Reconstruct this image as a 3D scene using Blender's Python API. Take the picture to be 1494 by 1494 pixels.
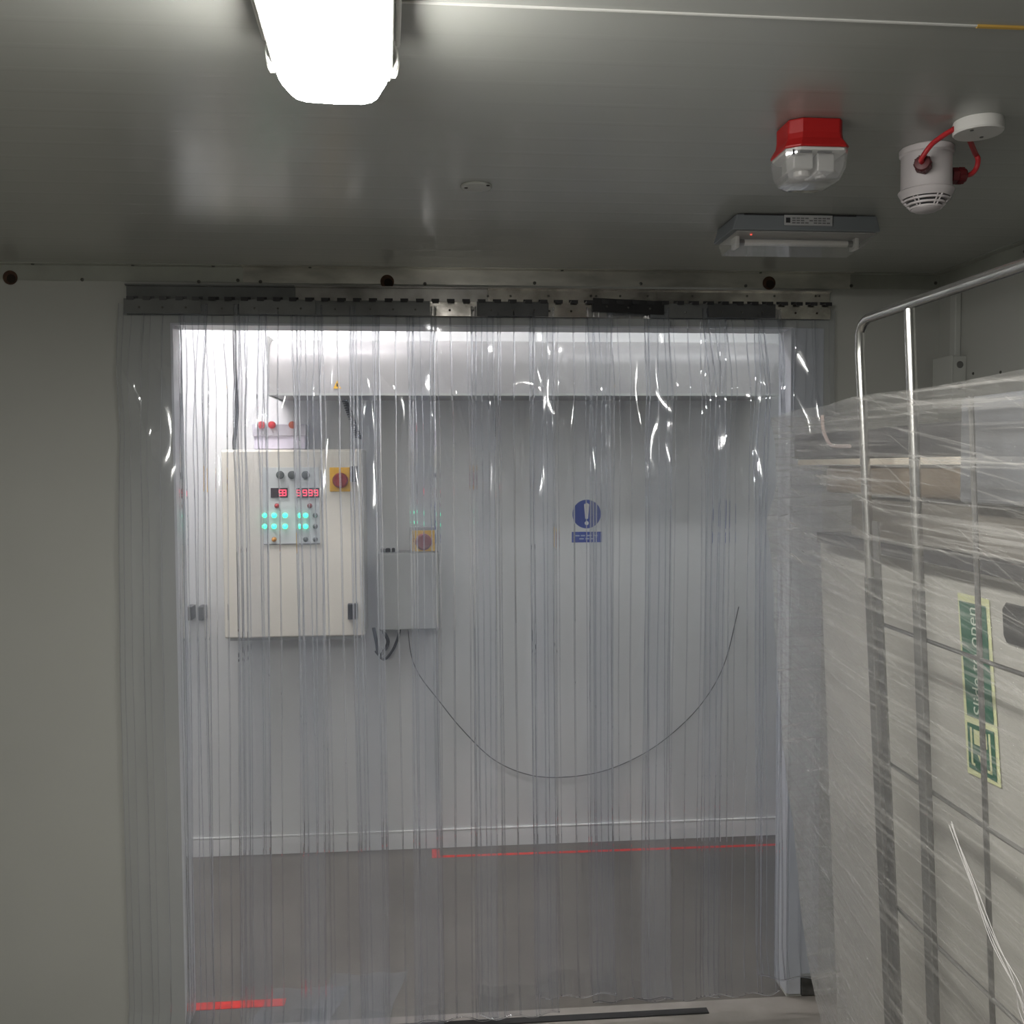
import bpy, math, random
from mathutils import Vector, Matrix, noise
random.seed(7)
S = bpy.context.scene
for o in list(bpy.data.objects): bpy.data.objects.remove(o)
COL = S.collection

# ------------------------------------------------------------------ camera
F_PX = 1400.0
CAM = Vector((0, 0, 1.75))
yaw, pitch, roll = math.radians(4.784), math.radians(-2.708), math.radians(-0.309)
cy_, sy_, cp_, sp_ = math.cos(yaw), math.sin(yaw), math.cos(pitch), math.sin(pitch)
fwd = Vector((sy_*cp_, cy_*cp_, sp_)); rt0 = Vector((cy_, -sy_, 0)); up0 = rt0.cross(fwd)
RT = math.cos(roll)*rt0 + math.sin(roll)*up0
UP = -math.sin(roll)*rt0 + math.cos(roll)*up0
cd = bpy.data.cameras.new('camera'); cam = bpy.data.objects.new('camera', cd); COL.objects.link(cam)
cd.sensor_width = 36; cd.lens = 36*F_PX/1494; cd.clip_start = .02
M = Matrix((RT, UP, -fwd)).transposed().to_4x4(); M.translation = CAM
cam.matrix_world = M
S.camera = cam

def ray(x, y): return RT*((x-747)/F_PX) + UP*((747-y)/F_PX) + fwd
def onY(x, y, Y): d = ray(x, y); return CAM + d*(Y/d.y)
def onZ(x, y, Z): d = ray(x, y); return CAM + d*((Z-CAM.z)/d.z)
def onX(x, y, X): d = ray(x, y); return CAM + d*(X/d.x)

# ------------------------------------------------------------------ world, exposure
W = bpy.data.worlds.new('world'); S.world = W; W.use_nodes = True
W.node_tree.nodes['Background'].inputs[0].default_value = (.8, .85, .9, 1)
W.node_tree.nodes['Background'].inputs[1].default_value = 0.0
S.view_settings.view_transform = 'Standard'; S.view_settings.look = 'None'
S.view_settings.gamma = 1; S.view_settings.use_curve_mapping = False
S.view_settings.exposure = 0.0
LAMP_E = 84.0      # the blown-out batten light in front
BACK_E = 140.0      # tubes of the back room (above the door head, out of view)

# ------------------------------------------------------------------ materials
MATS = {}
def mat(name, col=(.5,.5,.5), rough=.5, metal=0, spec=.5, emit=None, es=0, bump=None, coat=0, vary=None, trans=0, ior=1.45):
    if name in MATS: return MATS[name]
    m = bpy.data.materials.new(name); m.use_nodes = True; nt = m.node_tree; b = nt.nodes['Principled BSDF']
    b.inputs['Base Color'].default_value = (*col, 1); b.inputs['Roughness'].default_value = rough
    b.inputs['Metallic'].default_value = metal; b.inputs['Specular IOR Level'].default_value = spec
    b.inputs['Coat Weight'].default_value = coat; b.inputs['IOR'].default_value = ior
    b.inputs['Transmission Weight'].default_value = trans
    if emit: b.inputs['Emission Color'].default_value = (*emit, 1); b.inputs['Emission Strength'].default_value = es
    tc = nt.nodes.new('ShaderNodeTexCoord')
    if vary:                                   # (scale, amount) dirt mottling
        n = nt.nodes.new('ShaderNodeTexNoise'); n.inputs['Scale'].default_value = vary[0]; n.inputs['Detail'].default_value = 6
        mp = nt.nodes.new('ShaderNodeMapping')
        if len(vary) > 2: mp.inputs['Scale'].default_value = vary[2]
        nt.links.new(tc.outputs['Object'], mp.inputs[0]); nt.links.new(mp.outputs[0], n.inputs['Vector'])
        mx = nt.nodes.new('ShaderNodeMix'); mx.data_type = 'RGBA'
        a = vary[1]
        mx.inputs[6].default_value = (*[c*(1-a) for c in col], 1); mx.inputs[7].default_value = (*[min(1, c*(1+a)) for c in col], 1)
        r = nt.nodes.new('ShaderNodeMapRange'); r.inputs[1].default_value = .3; r.inputs[2].default_value = .7
        nt.links.new(n.outputs[0], r.inputs[0]); nt.links.new(r.outputs[0], mx.inputs[0]); nt.links.new(mx.outputs[2], b.inputs['Base Color'])
    if bump:                                   # (scale, strength, distance)
        n = nt.nodes.new('ShaderNodeTexNoise'); n.inputs['Scale'].default_value = bump[0]; n.inputs['Detail'].default_value = 4
        nt.links.new(tc.outputs['Object'], n.inputs['Vector'])
        bp = nt.nodes.new('ShaderNodeBump'); bp.inputs['Strength'].default_value = bump[1]; bp.inputs['Distance'].default_value = bump[2]
        nt.links.new(n.outputs[0], bp.inputs['Height']); nt.links.new(bp.outputs[0], b.inputs['Normal'])
    MATS[name] = m; return m

def ribbed(name, col, rough, axis, pitch, strength, spec=.5, vary=.06):
    """painted sheet steel with shallow micro ribs"""
    m = mat(name, col, rough, spec=spec, vary=(1.2, vary)); nt = m.node_tree; b = nt.nodes['Principled BSDF']
    g = nt.nodes.new('ShaderNodeNewGeometry'); sx = nt.nodes.new('ShaderNodeSeparateXYZ'); nt.links.new(g.outputs['Position'], sx.inputs[0])
    mu = nt.nodes.new('ShaderNodeMath'); mu.operation = 'MULTIPLY'; mu.inputs[1].default_value = 2*math.pi/pitch
    nt.links.new(sx.outputs['XYZ'.index(axis)], mu.inputs[0])
    si = nt.nodes.new('ShaderNodeMath'); si.operation = 'SINE'; nt.links.new(mu.outputs[0], si.inputs[0])
    mr = nt.nodes.new('ShaderNodeMapRange'); mr.interpolation_type = 'SMOOTHSTEP'
    mr.inputs[1].default_value = .75; mr.inputs[2].default_value = 1.0; nt.links.new(si.outputs[0], mr.inputs[0])
    n = nt.nodes.new('ShaderNodeTexNoise'); n.inputs['Scale'].default_value = 7; nt.links.new(g.outputs['Position'], n.inputs['Vector'])
    ad = nt.nodes.new('ShaderNodeMath'); ad.operation = 'MULTIPLY_ADD'; ad.inputs[1].default_value = .35
    nt.links.new(n.outputs[0], ad.inputs[0]); nt.links.new(mr.outputs[0], ad.inputs[2])
    bp = nt.nodes.new('ShaderNodeBump'); bp.inputs['Strength'].default_value = strength; bp.inputs['Distance'].default_value = .002
    nt.links.new(ad.outputs[0], bp.inputs['Height']); nt.links.new(bp.outputs[0], b.inputs['Normal'])
    return m

m_wall = mat('painted_wall_panel', (.40,.405,.375), .45, vary=(1.5,.04), bump=(3,.15,.004))
m_ceil = ribbed('painted_ceiling_sheet', (.34,.345,.32), .22, 'Y', .085, .10, spec=.6)
m_back = mat('white_back_wall', (.66,.67,.66), .45, vary=(2,.03), bump=(3,.1,.003))
m_reveal = mat('reveal_panel', (.62,.63,.65), .35, vary=(3,.05))
m_floor = mat('grey_resin_floor', (.115,.105,.09), .55, vary=(2.2,.16), bump=(60,.2,.002))
m_floor2 = mat('front_floor', (.26,.24,.215), .6, vary=(6,.18), bump=(60,.2,.002))
m_alu = mat('mill_aluminium', (.50,.49,.44), .32, 1, vary=(7,.25,(1,1,3)))
m_alup = mat('painted_angle_strip', (.33,.34,.30), .4, .2, vary=(7,.12))
m_hole = mat('dark_hole', (.018,.012,.008), .9)
m_rust = mat('rusty_plug', (.06,.03,.018), .8, vary=(60,.5))
m_rivet = mat('rivet_steel', (.10,.10,.09), .4, .7)
m_ss = mat('bright_stainless', (.60,.57,.52), .2, 1, vary=(16,.3), bump=(25,.35,.003))
m_dull = mat('dull_grey_plate', (.15,.155,.15), .45, .3, vary=(9,.2))
m_dark = mat('dark_grey_plate', (.075,.077,.078), .45, .2, vary=(9,.2))
m_black = mat('black_plate', (.012,.012,.013), .35, vary=(9,.4))
m_blackp = mat('black_plastic', (.02,.02,.022), .5)
m_white = mat('white_plastic', (.62,.61,.58), .35)
m_whiteg = mat('pale_pink_white_plastic', (.60,.56,.56), .4)
m_red = mat('red_plastic', (.30,.008,.008), .42)
m_redc = mat('red_cable', (.42,.02,.025), .45)
m_dred = mat('dark_red_gland', (.10,.010,.012), .45)
m_emer = mat('slate_grey_housing', (.17,.185,.195), .5)
m_cream = mat('cream_enamel', (.70,.67,.585), .38, vary=(3,.02))
m_plate = mat('pale_blue_grey_plate', (.60,.63,.62), .35)
m_gbox = mat('grey_enamel', (.36,.37,.355), .45, vary=(3,.03))
m_steelbox = mat('pale_grey_sheet_housing', (.33,.325,.32), .38, vary=(3,.04))
m_yel = mat('yellow_plastic', (.75,.42,.02), .45)
m_rknob = mat('red_knob', (.25,.015,.012), .4)
m_gknob = mat('grey_green_knob', (.06,.07,.065), .45)
m_green = mat('green_pilot_light', (.05,.6,.4), .3, emit=(.05,1,.55), es=2.2)
m_amb = mat('amber_pilot_light', (.5,.22,.03), .3)
m_rledm = mat('red_led_digits', (.8,.05,.08), .3, emit=(1,.06,.12), es=1.6)
m_disp = mat('display_window', (.03,.015,.02), .25)
m_blue = mat('sign_blue', (.02,.05,.30), .4)
m_signw = mat('sign_white', (.72,.72,.72), .4)
m_sgreen = mat('sign_green', (.008,.10,.055), .45, vary=(30,.12))
m_slum = mat('sign_pale_luminous_yellow', (.58,.60,.34), .5)
m_tape = mat('red_floor_tape', (.62,.02,.010), .5, vary=(40,.25))
m_galv = mat('zinc_plated_tube', (.50,.50,.48), .27, 1, vary=(20,.12))
m_bar = mat('dull_zinc_bar', (.11,.11,.105), .6, .3, vary=(8,.15))
m_wire = mat('zinc_wire', (.20,.20,.195), .4, .8)
m_panelw = mat('white_door_leaf', (.38,.37,.34), .38, vary=(3,.05), bump=(2.5,.2,.006))
m_card = mat('brown_cardboard', (.13,.095,.06), .8, vary=(5,.15,(1,1,8)))
m_cardl = mat('pale_cardboard_edge', (.50,.44,.35), .8)
m_foam = mat('charcoal_carton', (.04,.04,.044), .7, vary=(5,.2,(1,1,6)))
m_bluegrey = mat('blue_grey_carton', (.10,.105,.115), .6, vary=(4,.12,(1,1,6)))
m_drk = mat('black_strap', (.01,.01,.01), .6)
m_pink = mat('pale_pink_tape', (.52,.40,.36), .5)
m_label = mat('faded_label', (.36,.36,.36), .5)
m_labeld = mat('label_print', (.13,.13,.13), .6)
m_tube = mat('unlit_tube_glass', (.72,.70,.66), .3)
m_refl = mat('white_reflector_tray', (.42,.41,.39), .3)
m_led = mat('red_indicator', (.8,.1,.08), .3, emit=(1,.12,.08), es=1.2)
m_lampbase = mat('lamp_base_plastic', (.55,.55,.53), .4)
m_diff = mat('lit_diffuser', (.9,.9,.9), .3, emit=(1,.98,.94), es=LAMP_E)
m_diffend = mat('ribbed_diffuser_end', (.035,.035,.033), .3, emit=(1,.97,.92), es=.15)
m_clip = mat('white_clip', (.85,.85,.82), .35)
m_btube = mat('lit_back_room_tube', (1,1,1), .5, emit=(1,.95,.975), es=BACK_E)
m_rub = mat('black_rubber_groove', (.02,.02,.02), .7)
m_grit = mat('dark_metal_bracket', (.08,.08,.075), .5, .5, vary=(30,.4))
m_bead = mat('sealant_bead', (.48,.48,.45), .5)
m_ochre = mat('ochre_sealant', (.45,.28,.06), .6)

def glassy(name, tint, ior=1.5, rough=0.0):
    m = bpy.data.materials.new(name); m.use_nodes = True; nt = m.node_tree; nt.nodes.clear()
    o = nt.nodes.new('ShaderNodeOutputMaterial'); g = nt.nodes.new('ShaderNodeBsdfGlass')
    g.inputs['Color'].default_value = (*tint, 1); g.inputs['IOR'].default_value = ior; g.inputs['Roughness'].default_value = rough
    nt.links.new(g.outputs[0], o.inputs[0]); MATS[name] = m; return m

def film(name, tint, haze_col, haze, fres_boost, rough=.03, streak=None):
    """thin clear plastic: see-through + fresnel gloss + a little milky haze; streak = wrinkle folds in the film"""
    m = bpy.data.materials.new(name); m.use_nodes = True; nt = m.node_tree; nt.nodes.clear(); L = nt.links.new
    o = nt.nodes.new('ShaderNodeOutputMaterial')
    t = nt.nodes.new('ShaderNodeBsdfTransparent'); t.inputs[0].default_value = (*tint, 1)
    g = nt.nodes.new('ShaderNodeBsdfGlossy'); g.inputs['Roughness'].default_value = rough; g.inputs[0].default_value = (1,1,1,1)
    d = nt.nodes.new('ShaderNodeBsdfDiffuse'); d.inputs[0].default_value = (*haze_col, 1)
    tl = nt.nodes.new('ShaderNodeBsdfTranslucent'); tl.inputs[0].default_value = (*haze_col, 1)
    dm = nt.nodes.new('ShaderNodeMixShader'); dm.inputs[0].default_value = .4; L(d.outputs[0], dm.inputs[1]); L(tl.outputs[0], dm.inputs[2])
    m1 = nt.nodes.new('ShaderNodeMixShader'); m1.inputs[0].default_value = haze; L(t.outputs[0], m1.inputs[1]); L(dm.outputs[0], m1.inputs[2])
    lw = nt.nodes.new('ShaderNodeLayerWeight'); lw.inputs[0].default_value = .5
    pw5 = nt.nodes.new('ShaderNodeMath'); pw5.operation = 'POWER'; pw5.inputs[1].default_value = 4.0; L(lw.outputs['Facing'], pw5.inputs[0])
    fr = nt.nodes.new('ShaderNodeMath'); fr.operation = 'MULTIPLY_ADD'; fr.inputs[1].default_value = .6; fr.inputs[2].default_value = .05; L(pw5.outputs[0], fr.inputs[0])
    mu = nt.nodes.new('ShaderNodeMath'); mu.operation = 'MULTIPLY'; mu.inputs[1].default_value = fres_boost; mu.use_clamp = True; L(fr.outputs[0], mu.inputs[0])
    m2 = nt.nodes.new('ShaderNodeMixShader'); L(mu.outputs[0], m2.inputs[0]); L(m1.outputs[0], m2.inputs[1]); L(g.outputs[0], m2.inputs[2])
    L(m2.outputs[0], o.inputs[0])
    if streak:
        uv = nt.nodes.new('ShaderNodeTexCoord'); fac = None; hsum = None
        for (rot, sx, sy, lo, hi, amt) in streak:
            mp = nt.nodes.new('ShaderNodeMapping'); mp.vector_type = 'TEXTURE'
            mp.inputs['Rotation'].default_value = (0, 0, rot); mp.inputs['Scale'].default_value = (sx, sy, 1); L(uv.outputs['UV'], mp.inputs[0])
            n = nt.nodes.new('ShaderNodeTexNoise'); n.inputs['Scale'].default_value = 1; n.inputs['Detail'].default_value = 5; n.inputs['Roughness'].default_value = .62
            n.inputs['Distortion'].default_value = .25; L(mp.outputs[0], n.inputs['Vector'])
            r = nt.nodes.new('ShaderNodeMapRange'); r.inputs[1].default_value = lo; r.inputs[2].default_value = hi; r.inputs[4].default_value = amt; L(n.outputs[0], r.inputs[0])
            if fac is None: fac = r.outputs[0]; hsum = n.outputs[0]
            else:
                a = nt.nodes.new('ShaderNodeMath'); a.operation = 'ADD'; a.use_clamp = True; L(fac, a.inputs[0]); L(r.outputs[0], a.inputs[1]); fac = a.outputs[0]
                b = nt.nodes.new('ShaderNodeMath'); b.operation = 'ADD'; L(hsum, b.inputs[0]); L(n.outputs[0], b.inputs[1]); hsum = b.outputs[0]
        # more wraps on the upper load: haze grows there
        sp = nt.nodes.new('ShaderNodeSeparateXYZ'); L(uv.outputs['UV'], sp.inputs[0])
        up = nt.nodes.new('ShaderNodeMapRange'); up.interpolation_type = 'SMOOTHSTEP'; up.inputs[1].default_value = 1.50; up.inputs[2].default_value = 1.60
        up.inputs[3].default_value = haze; up.inputs[4].default_value = haze*1.7; L(sp.outputs[1], up.inputs[0])
        a = nt.nodes.new('ShaderNodeMath'); a.operation = 'ADD'; a.use_clamp = True; L(fac, a.inputs[0]); L(up.outputs[0], a.inputs[1]); 
        u2 = nt.nodes.new('ShaderNodeMapRange'); u2.interpolation_type = 'SMOOTHSTEP'; u2.inputs[1].default_value = 1.50; u2.inputs[2].default_value = 1.60
        u2.inputs[3].default_value = 1.15; u2.inputs[4].default_value = 1.5; L(sp.outputs[1], u2.inputs[0])
        mm = nt.nodes.new('ShaderNodeMath'); mm.operation = 'MULTIPLY'; mm.use_clamp = True; L(a.outputs[0], mm.inputs[0]); L(u2.outputs[0], mm.inputs[1]); L(mm.outputs[0], m1.inputs[0])
        bp = nt.nodes.new('ShaderNodeBump'); bp.inputs['Strength'].default_value = .7; bp.inputs['Distance'].default_value = .006; L(hsum, bp.inputs['Height'])
        L(bp.outputs[0], g.inputs['Normal'])
    MATS[name] = m; return m

m_pvc = film('clear_pvc_sheet', (.965,.97,.98), (.54,.62,.78), .085, 1.7, .10)
m_rib = glassy('clear_pvc_rib', (.97,.975,.99), 1.5, .0)
m_lens = film('clear_beacon_lens', (.93,.93,.93), (.8,.8,.8), .20, 2.5, .08)
m_cover = film('clear_light_cover', (.88,.88,.88), (.7,.7,.68), .12, 1.2, .08)
m_film = film('stretch_film', (.97,.97,.965), (.44,.43,.405), .055, 1.6, .16,
              streak=[(0.02, .55, .010, .50, .74, .45), (.16, .40, .008, .55, .76, .40), (-.05, .30, .05, .45, .80, .10), (.42, .5, .007, .60, .80, .40)])

# ------------------------------------------------------------------ mesh helpers
class MB:
    def __init__(s): s.v = []; s.f = []; s.mi = []; s.uv = None
    def add(s, vs, fs, mi=0):
        n = len(s.v); s.v += [tuple(v) for v in vs]; s.f += [tuple(i+n for i in f) for f in fs]; s.mi += [mi]*len(fs); return s
    def box(s, a, b, mi=0, mtx=None):
        x0,y0,z0 = a; x1,y1,z1 = b
        vs = [Vector(p) for p in ((x0,y0,z0),(x1,y0,z0),(x1,y1,z0),(x0,y1,z0),(x0,y0,z1),(x1,y0,z1),(x1,y1,z1),(x0,y1,z1))]
        if mtx: vs = [mtx @ v for v in vs]
        return s.add(vs, [(0,3,2,1),(4,5,6,7),(0,1,5,4),(1,2,6,5),(2,3,7,6),(3,0,4,7)], mi)
    def tube(s, pts, r, seg=10, mi=0, closed=False):
        pts = [Vector(p) for p in pts]; n = len(pts); rr = r if isinstance(r, (list, tuple)) else [r]*n
        vs = []; prev = None
        for i, p in enumerate(pts):
            d = (pts[min(i+1, n-1)] - pts[max(i-1, 0)]).normalized()
            if prev is None:
                a = d.orthogonal().normalized()
            else:
                a = (prev - d*prev.dot(d)); a = a.normalized() if a.length > 1e-6 else d.orthogonal().normalized()
            prev = a; b = d.cross(a)
            for k in range(seg):
                t = 2*math.pi*k/seg; vs.append(p + (a*math.cos(t) + b*math.sin(t))*rr[i])
        fs = [(i*seg+k, i*seg+(k+1)%seg, (i+1)*seg+(k+1)%seg, (i+1)*seg+k) for i in range(n-1) for k in range(seg)]
        fs += [tuple(range(seg))[::-1], tuple((n-1)*seg+k for k in range(seg))]
        return s.add(vs, fs, mi)
    def lathe(s, c, prof, seg=32, mi=0, axis=(0,0,1)):
        """prof: list of (r, h) along axis from c"""
        ax = Vector(axis).normalized(); a = ax.orthogonal().normalized(); b = ax.cross(a); c = Vector(c)
        vs = [c + ax*h + (a*math.cos(2*math.pi*k/seg)+b*math.sin(2*math.pi*k/seg))*r for r, h in prof for k in range(seg)]
        n = len(prof)
        fs = [(i*seg+k, i*seg+(k+1)%seg, (i+1)*seg+(k+1)%seg, (i+1)*seg+k) for i in range(n-1) for k in range(seg)]
        fs += [tuple(range(seg))[::-1], tuple((n-1)*seg+k for k in range(seg))]
        return s.add(vs, fs, mi)
    def loft(s, rings, mi=0, cap=True):
        seg = len(rings[0]); vs = [p for r in rings for p in r]; n = len(rings)
        fs = [(i*seg+k, i*seg+(k+1)%seg, (i+1)*seg+(k+1)%seg, (i+1)*seg+k) for i in range(n-1) for k in range(seg)]
        if cap: fs += [tuple(range(seg))[::-1], tuple((n-1)*seg+k for k in range(seg))]
        return s.add(vs, fs, mi)
    def build(s, name, m, parent=None, bevel=0, smooth=False, org=None):
        me = bpy.data.meshes.new(name)
        org = Vector(org) if org is not None else Vector((0,0,0))
        me.from_pydata([tuple(Vector(v)-org) for v in s.v], [], s.f)
        for mm in (m if isinstance(m, (list, tuple)) else [m]): me.materials.append(mm)
        me.polygons.foreach_set('material_index', s.mi)
        import bmesh
        bm = bmesh.new(); bm.from_mesh(me); bmesh.ops.recalc_face_normals(bm, faces=bm.faces); bm.to_mesh(me); bm.free()
        if smooth:
            me.polygons.foreach_set('use_smooth', [True]*len(me.polygons))
            try: me.set_sharp_from_angle(angle=math.radians(38))
            except Exception: pass
        me.update()
        o = bpy.data.objects.new(name, me); COL.objects.link(o); o.location = org
        if parent: o.parent = parent; o.matrix_parent_inverse = Matrix.Translation(-parent.location)
        if bevel:
            b = o.modifiers.new('bevel', 'BEVEL'); b.width = bevel; b.segments = 3; b.limit_method = 'ANGLE'; b.angle_limit = math.radians(40)
        return o

def thing(name, label, cat, loc=(0,0,0), group=None):
    o = bpy.data.objects.new(name, None); COL.objects.link(o); o.location = loc; o.empty_display_size = .05
    o['label'] = label; o['category'] = cat
    if group: o['group'] = group
    return o
def tag(o, label, cat, group=None):
    o['label'] = label; o['category'] = cat
    if group: o['group'] = group
    return o
def struct(o): o['kind'] = 'structure'; return o
def bez(pts, n=10):
    """Catmull-Rom through points"""
    P = [Vector(p) for p in pts]; P = [P[0]*2-P[1]] + P + [P[-1]*2-P[-2]]; out = []
    for i in range(1, len(P)-2):
        for k in range(n):
            t = k/n; a,b,c,d = P[i-1],P[i],P[i+1],P[i+2]
            out.append(.5*((2*b)+(c-a)*t+(2*a-5*b+4*c-d)*t*t+(3*b-a-3*c+d)*t**3))
    out.append(P[-2]); return out

# ------------------------------------------------------------------ setting
ZC = 2.36                       # ceiling height
WY = 3.0; WT = .10              # partition wall: front face, thickness
XR = 1.64; XL = -2.1; YN = -2.6
OX0, OX1, OZ = -.778, 1.150, 2.186     # doorway in the partition
BY = 4.37                       # back-room wall
BX0, BX1, BZ = -2.3, 2.9, 2.95

struct(MB().box((XL-.1,YN-.1,ZC),(XR+.1,WY+WT,ZC+.1)).build('ceiling', m_ceil))
struct(MB().box((XL-.1,YN-.1,-.1),(XR+.1,WY,0)).build('floor', m_floor2))
struct(MB().box((BX0-.1,WY,-.1),(BX1+.1,BY+.1,0)).build('floor_back_room', m_floor))
struct(MB().box((XL-.1,YN-.1,0),(XL,WY,ZC)).build('wall_left', m_wall))
struct(MB().box((XR,YN-.1,0),(XR+.1,WY,ZC)).build('wall_right', m_wall))
struct(MB().box((XL,YN-.1,0),(XR,YN,ZC)).build('wall_rear', m_wall))
b = MB(); b.box((XL-.1,WY,0),(OX0,WY+WT,ZC)); b.box((OX1,WY,0),(XR+.1,WY+WT,ZC)); b.box((OX0,WY,OZ),(OX1,WY+WT,ZC))
struct(b.build('wall_partition', m_wall))
# white capping of the doorway reveal, lapping slightly on the front face
b = MB()
b.box((OX0-.004,WY-.003,0),(OX0+.003,WY+WT+.003,OZ)); b.box((OX0-.004,WY-.003,OZ-.003),(OX1+.004,WY+WT+.003,OZ+.003))
tr = struct(b.build('trim_1', m_reveal))
b = MB(); b.box((OX1-.003,WY-.004,.012),(OX1+.004,WY+WT+.003,OZ)); b.box((OX1+.004,WY-.008,.010),(OX1+.045,WY-.001,OZ))
b.box((OX1+.045,WY-.004,.075),(OX1+.105,WY-.001,OZ))
struct(b.build('trim_2', mat('jamb_capping', (.50,.52,.55), .4, vary=(4,.05)), bevel=.0015))
tag(MB().box((OX1+.047,WY-.012,.006),(OX1+.105,WY-.002,.066)).build('foot_bracket', m_grit, bevel=.002), 'small dark metal bracket at the foot of the right door jamb', 'bracket')
# back room shell
struct(MB().box((BX0-.1,BY,0),(BX1+.1,BY+.1,BZ)).build('wall_back', m_back))
struct(MB().box((BX0-.1,WY+WT,0),(BX0,BY,BZ)).build('wall_back_left', m_back))
struct(MB().box((BX1,WY+WT,0),(BX1+.1,BY,BZ)).build('wall_back_right', m_back))
struct(MB().box((BX0-.1,WY+WT,BZ),(BX1+.1,BY+.1,BZ+.1)).build('ceiling_back_room', m_back))
b = MB(); b.box((XL-.5,WY,ZC+.1),(BX1+.1,WY+WT,BZ)); b.box((XR+.1,WY,0),(BX1+.1,WY+WT,BZ)); b.box((BX0-.1,WY,0),(XL-.1,WY+WT,BZ))
struct(b.build('wall_partition_far_side', m_back))
# cove skirting of back wall
b = MB(); b.loft([[(x,BY,0),(x,BY-.02,0),(x,BY-.014,.045),(x,BY-.008,.072),(x,BY,.076)] for x in (BX0, BX1)])
struct(b.build('baseboard_back', mat('cove_skirting', (.62,.62,.61), .35)))
b = MB(); b.box((BX0,BY-.009,.076),(BX1,BY,.081)); struct(b.build('trim_3', mat('sealant_line', (.85,.85,.84), .4)))
# door threshold: dark groove, with a pale sill plate in front
struct(MB().box((-.16,WY-.075,.0005),(onZ(1030,1470,0).x,WY-.045,.004)).build('trim_4', m_rub))
struct(MB().box((OX0+.01,WY-.042,.0005),(-.40,WY-.03,.006)).build('trim_5', mat('polished_sill_strip', (.9,.9,.88), .12, 1)))
# angle strip where wall meets ceiling: painted left and right ends, bare metal middle
xa, xb = onY(355,400,WY).x, onY(1240,410,WY).x
def angle(x0, x1, m, name):
    b = MB(); b.box((x0,WY-.003,ZC-.048),(x1,WY,ZC)); b.box((x0,WY-.032,ZC-.003),(x1,WY,ZC))
    return struct(b.build(name, m))
t6 = angle(XL, xa, m_alup, 'trim_6'); t7 = angle(xa, xb, m_alu, 'trim_7'); t8 = angle(xb, XR, m_alup, 'trim_8')
for t, px, py in ((t6,15,405),(t7,565,411),(t7,1122,413)):
    c = onY(px, py, WY-.003); r = .021
    c.z = min(c.z, ZC-.026)
    b = MB().lathe(c, [(r,0),(r,.0015),(r*.86,.0016),(r*.82,.0008),(r*.3,.0006)], 24, axis=(0,-1,0))
    b.build('hole', m_rust, t, smooth=True)
    MB().lathe(c+Vector((.003,0,-.003)), [(r*.62,.0012),(r*.6,.0022),(.002,.0026)], 20, axis=(0,-1,0)).build('hole', m_hole, t)
for px, py in ((120,408),(290,411),(347,409),(380,411),(620,414),(780,413),(935,414),(1088,417),(1242,417),(1365,413)):
    c = onY(px, py, WY-.003); t = t6 if c.x < xa else (t7 if c.x < xb else t8)
    MB().lathe(c, [(.0055,0),(.005,.002),(.002,.003)], 10, axis=(0,-1,0)).build('rivet', m_rivet, t)
for px in (66,205,318,455,820,1115):
    c = onZ(px, 393, ZC); c.y = WY-.02; c.z = ZC-.003
    MB().lathe(c, [(.005,0),(.004,.003)], 8, axis=(0,0,-1)).build('rivet', m_rivet, t6 if c.x < xa else t7)
# right-hand corner strip along wall and ceiling
b = MB(); b.box((XR-.003,YN,ZC-.05),(XR,WY-.004,ZC)); b.box((XR-.032,YN,ZC-.003),(XR,WY-.033,ZC)); struct(b.build('trim_9', m_alup))
for y in (2.55, 2.2): MB().lathe((XR-.003,y,ZC-.025), [(.006,0),(.004,.003)], 10, axis=(-1,0,0)).build('rivet', m_rivet, bpy.data.objects['trim_9'])
# ceiling seams with a bead of sealant
p0 = onZ(590,2,ZC); p1 = onZ(1425,37,ZC)
b = MB().tube([(XL, p0.y-.005, ZC), (0,p0.y,ZC), (p1.x, p1.y, ZC)], .0026, 6); struct(b.build('trim_10', m_bead, smooth=True))
b = MB().tube([(p1.x,p1.y,ZC), (XR,p1.y,ZC)], .0038, 6); struct(b.build('trim_11', m_ochre, smooth=True))

# ------------------------------------------------------------------ tape on the back-room floor
p0 = onZ(632,1238,0); pa = onZ(640,1250,0); pb = onZ(1135,1234,0)
b = MB(); b.add([(pa.x,pa.y-.012,.001),(BX1,pb.y-.012,.001),(BX1,pb.y+.012,.001),(pa.x,pa.y+.012,.001)], [(0,1,2,3)])
b.box((pa.x-.03,pa.y-.015,.0005),(pa.x+.004,pa.y+.085,.0012))
tag(b.build('floor_tape', m_tape), 'thin red tape line with a square end along the foot of the back wall', 'tape')
pa = onZ(270,1470,0); pb = onZ(416,1464,0)
b = MB(); b.box((pa.x,pa.y-.022,.0005),(pb.x,pa.y+.022,.0015))
tag(b.build('floor_tape', m_tape), 'wide red tape strip on the floor at the left side of the doorway', 'tape')

# ------------------------------------------------------------------ back-room lights (above the door head)
def back_light(c, ln, label, e=None):
    t = thing('ceiling_light', label, 'light', c)
    x, y, z = c
    MB().box((x-ln/2,y-.05,z-.05),(x+ln/2,y+.05,z)).build('housing', m_lampbase, t, bevel=.006)
    for s in (-.025, .025):
        MB().tube([(x-ln/2+.03,y+s,z-.068),(x+ln/2-.03,y+s,z-.068)], .015, 12).build('tube', e or m_btube, t, smooth=True)
back_light((-.85,3.78,BZ-.001), 1.2, 'twin tube light on the back room ceiling, left of the doorway')
m_fill_tube = mat('added_fill_tube', (1,1,1), .5, emit=(.95,.97,1.0), es=BACK_E*.21)
back_light((1.15,3.45,BZ-.001), 1.2, 'added twin tube fill light, unseen, on the back room ceiling right of the doorway', m_fill_tube)  # dim unseen light added as general fill for the back room

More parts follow.
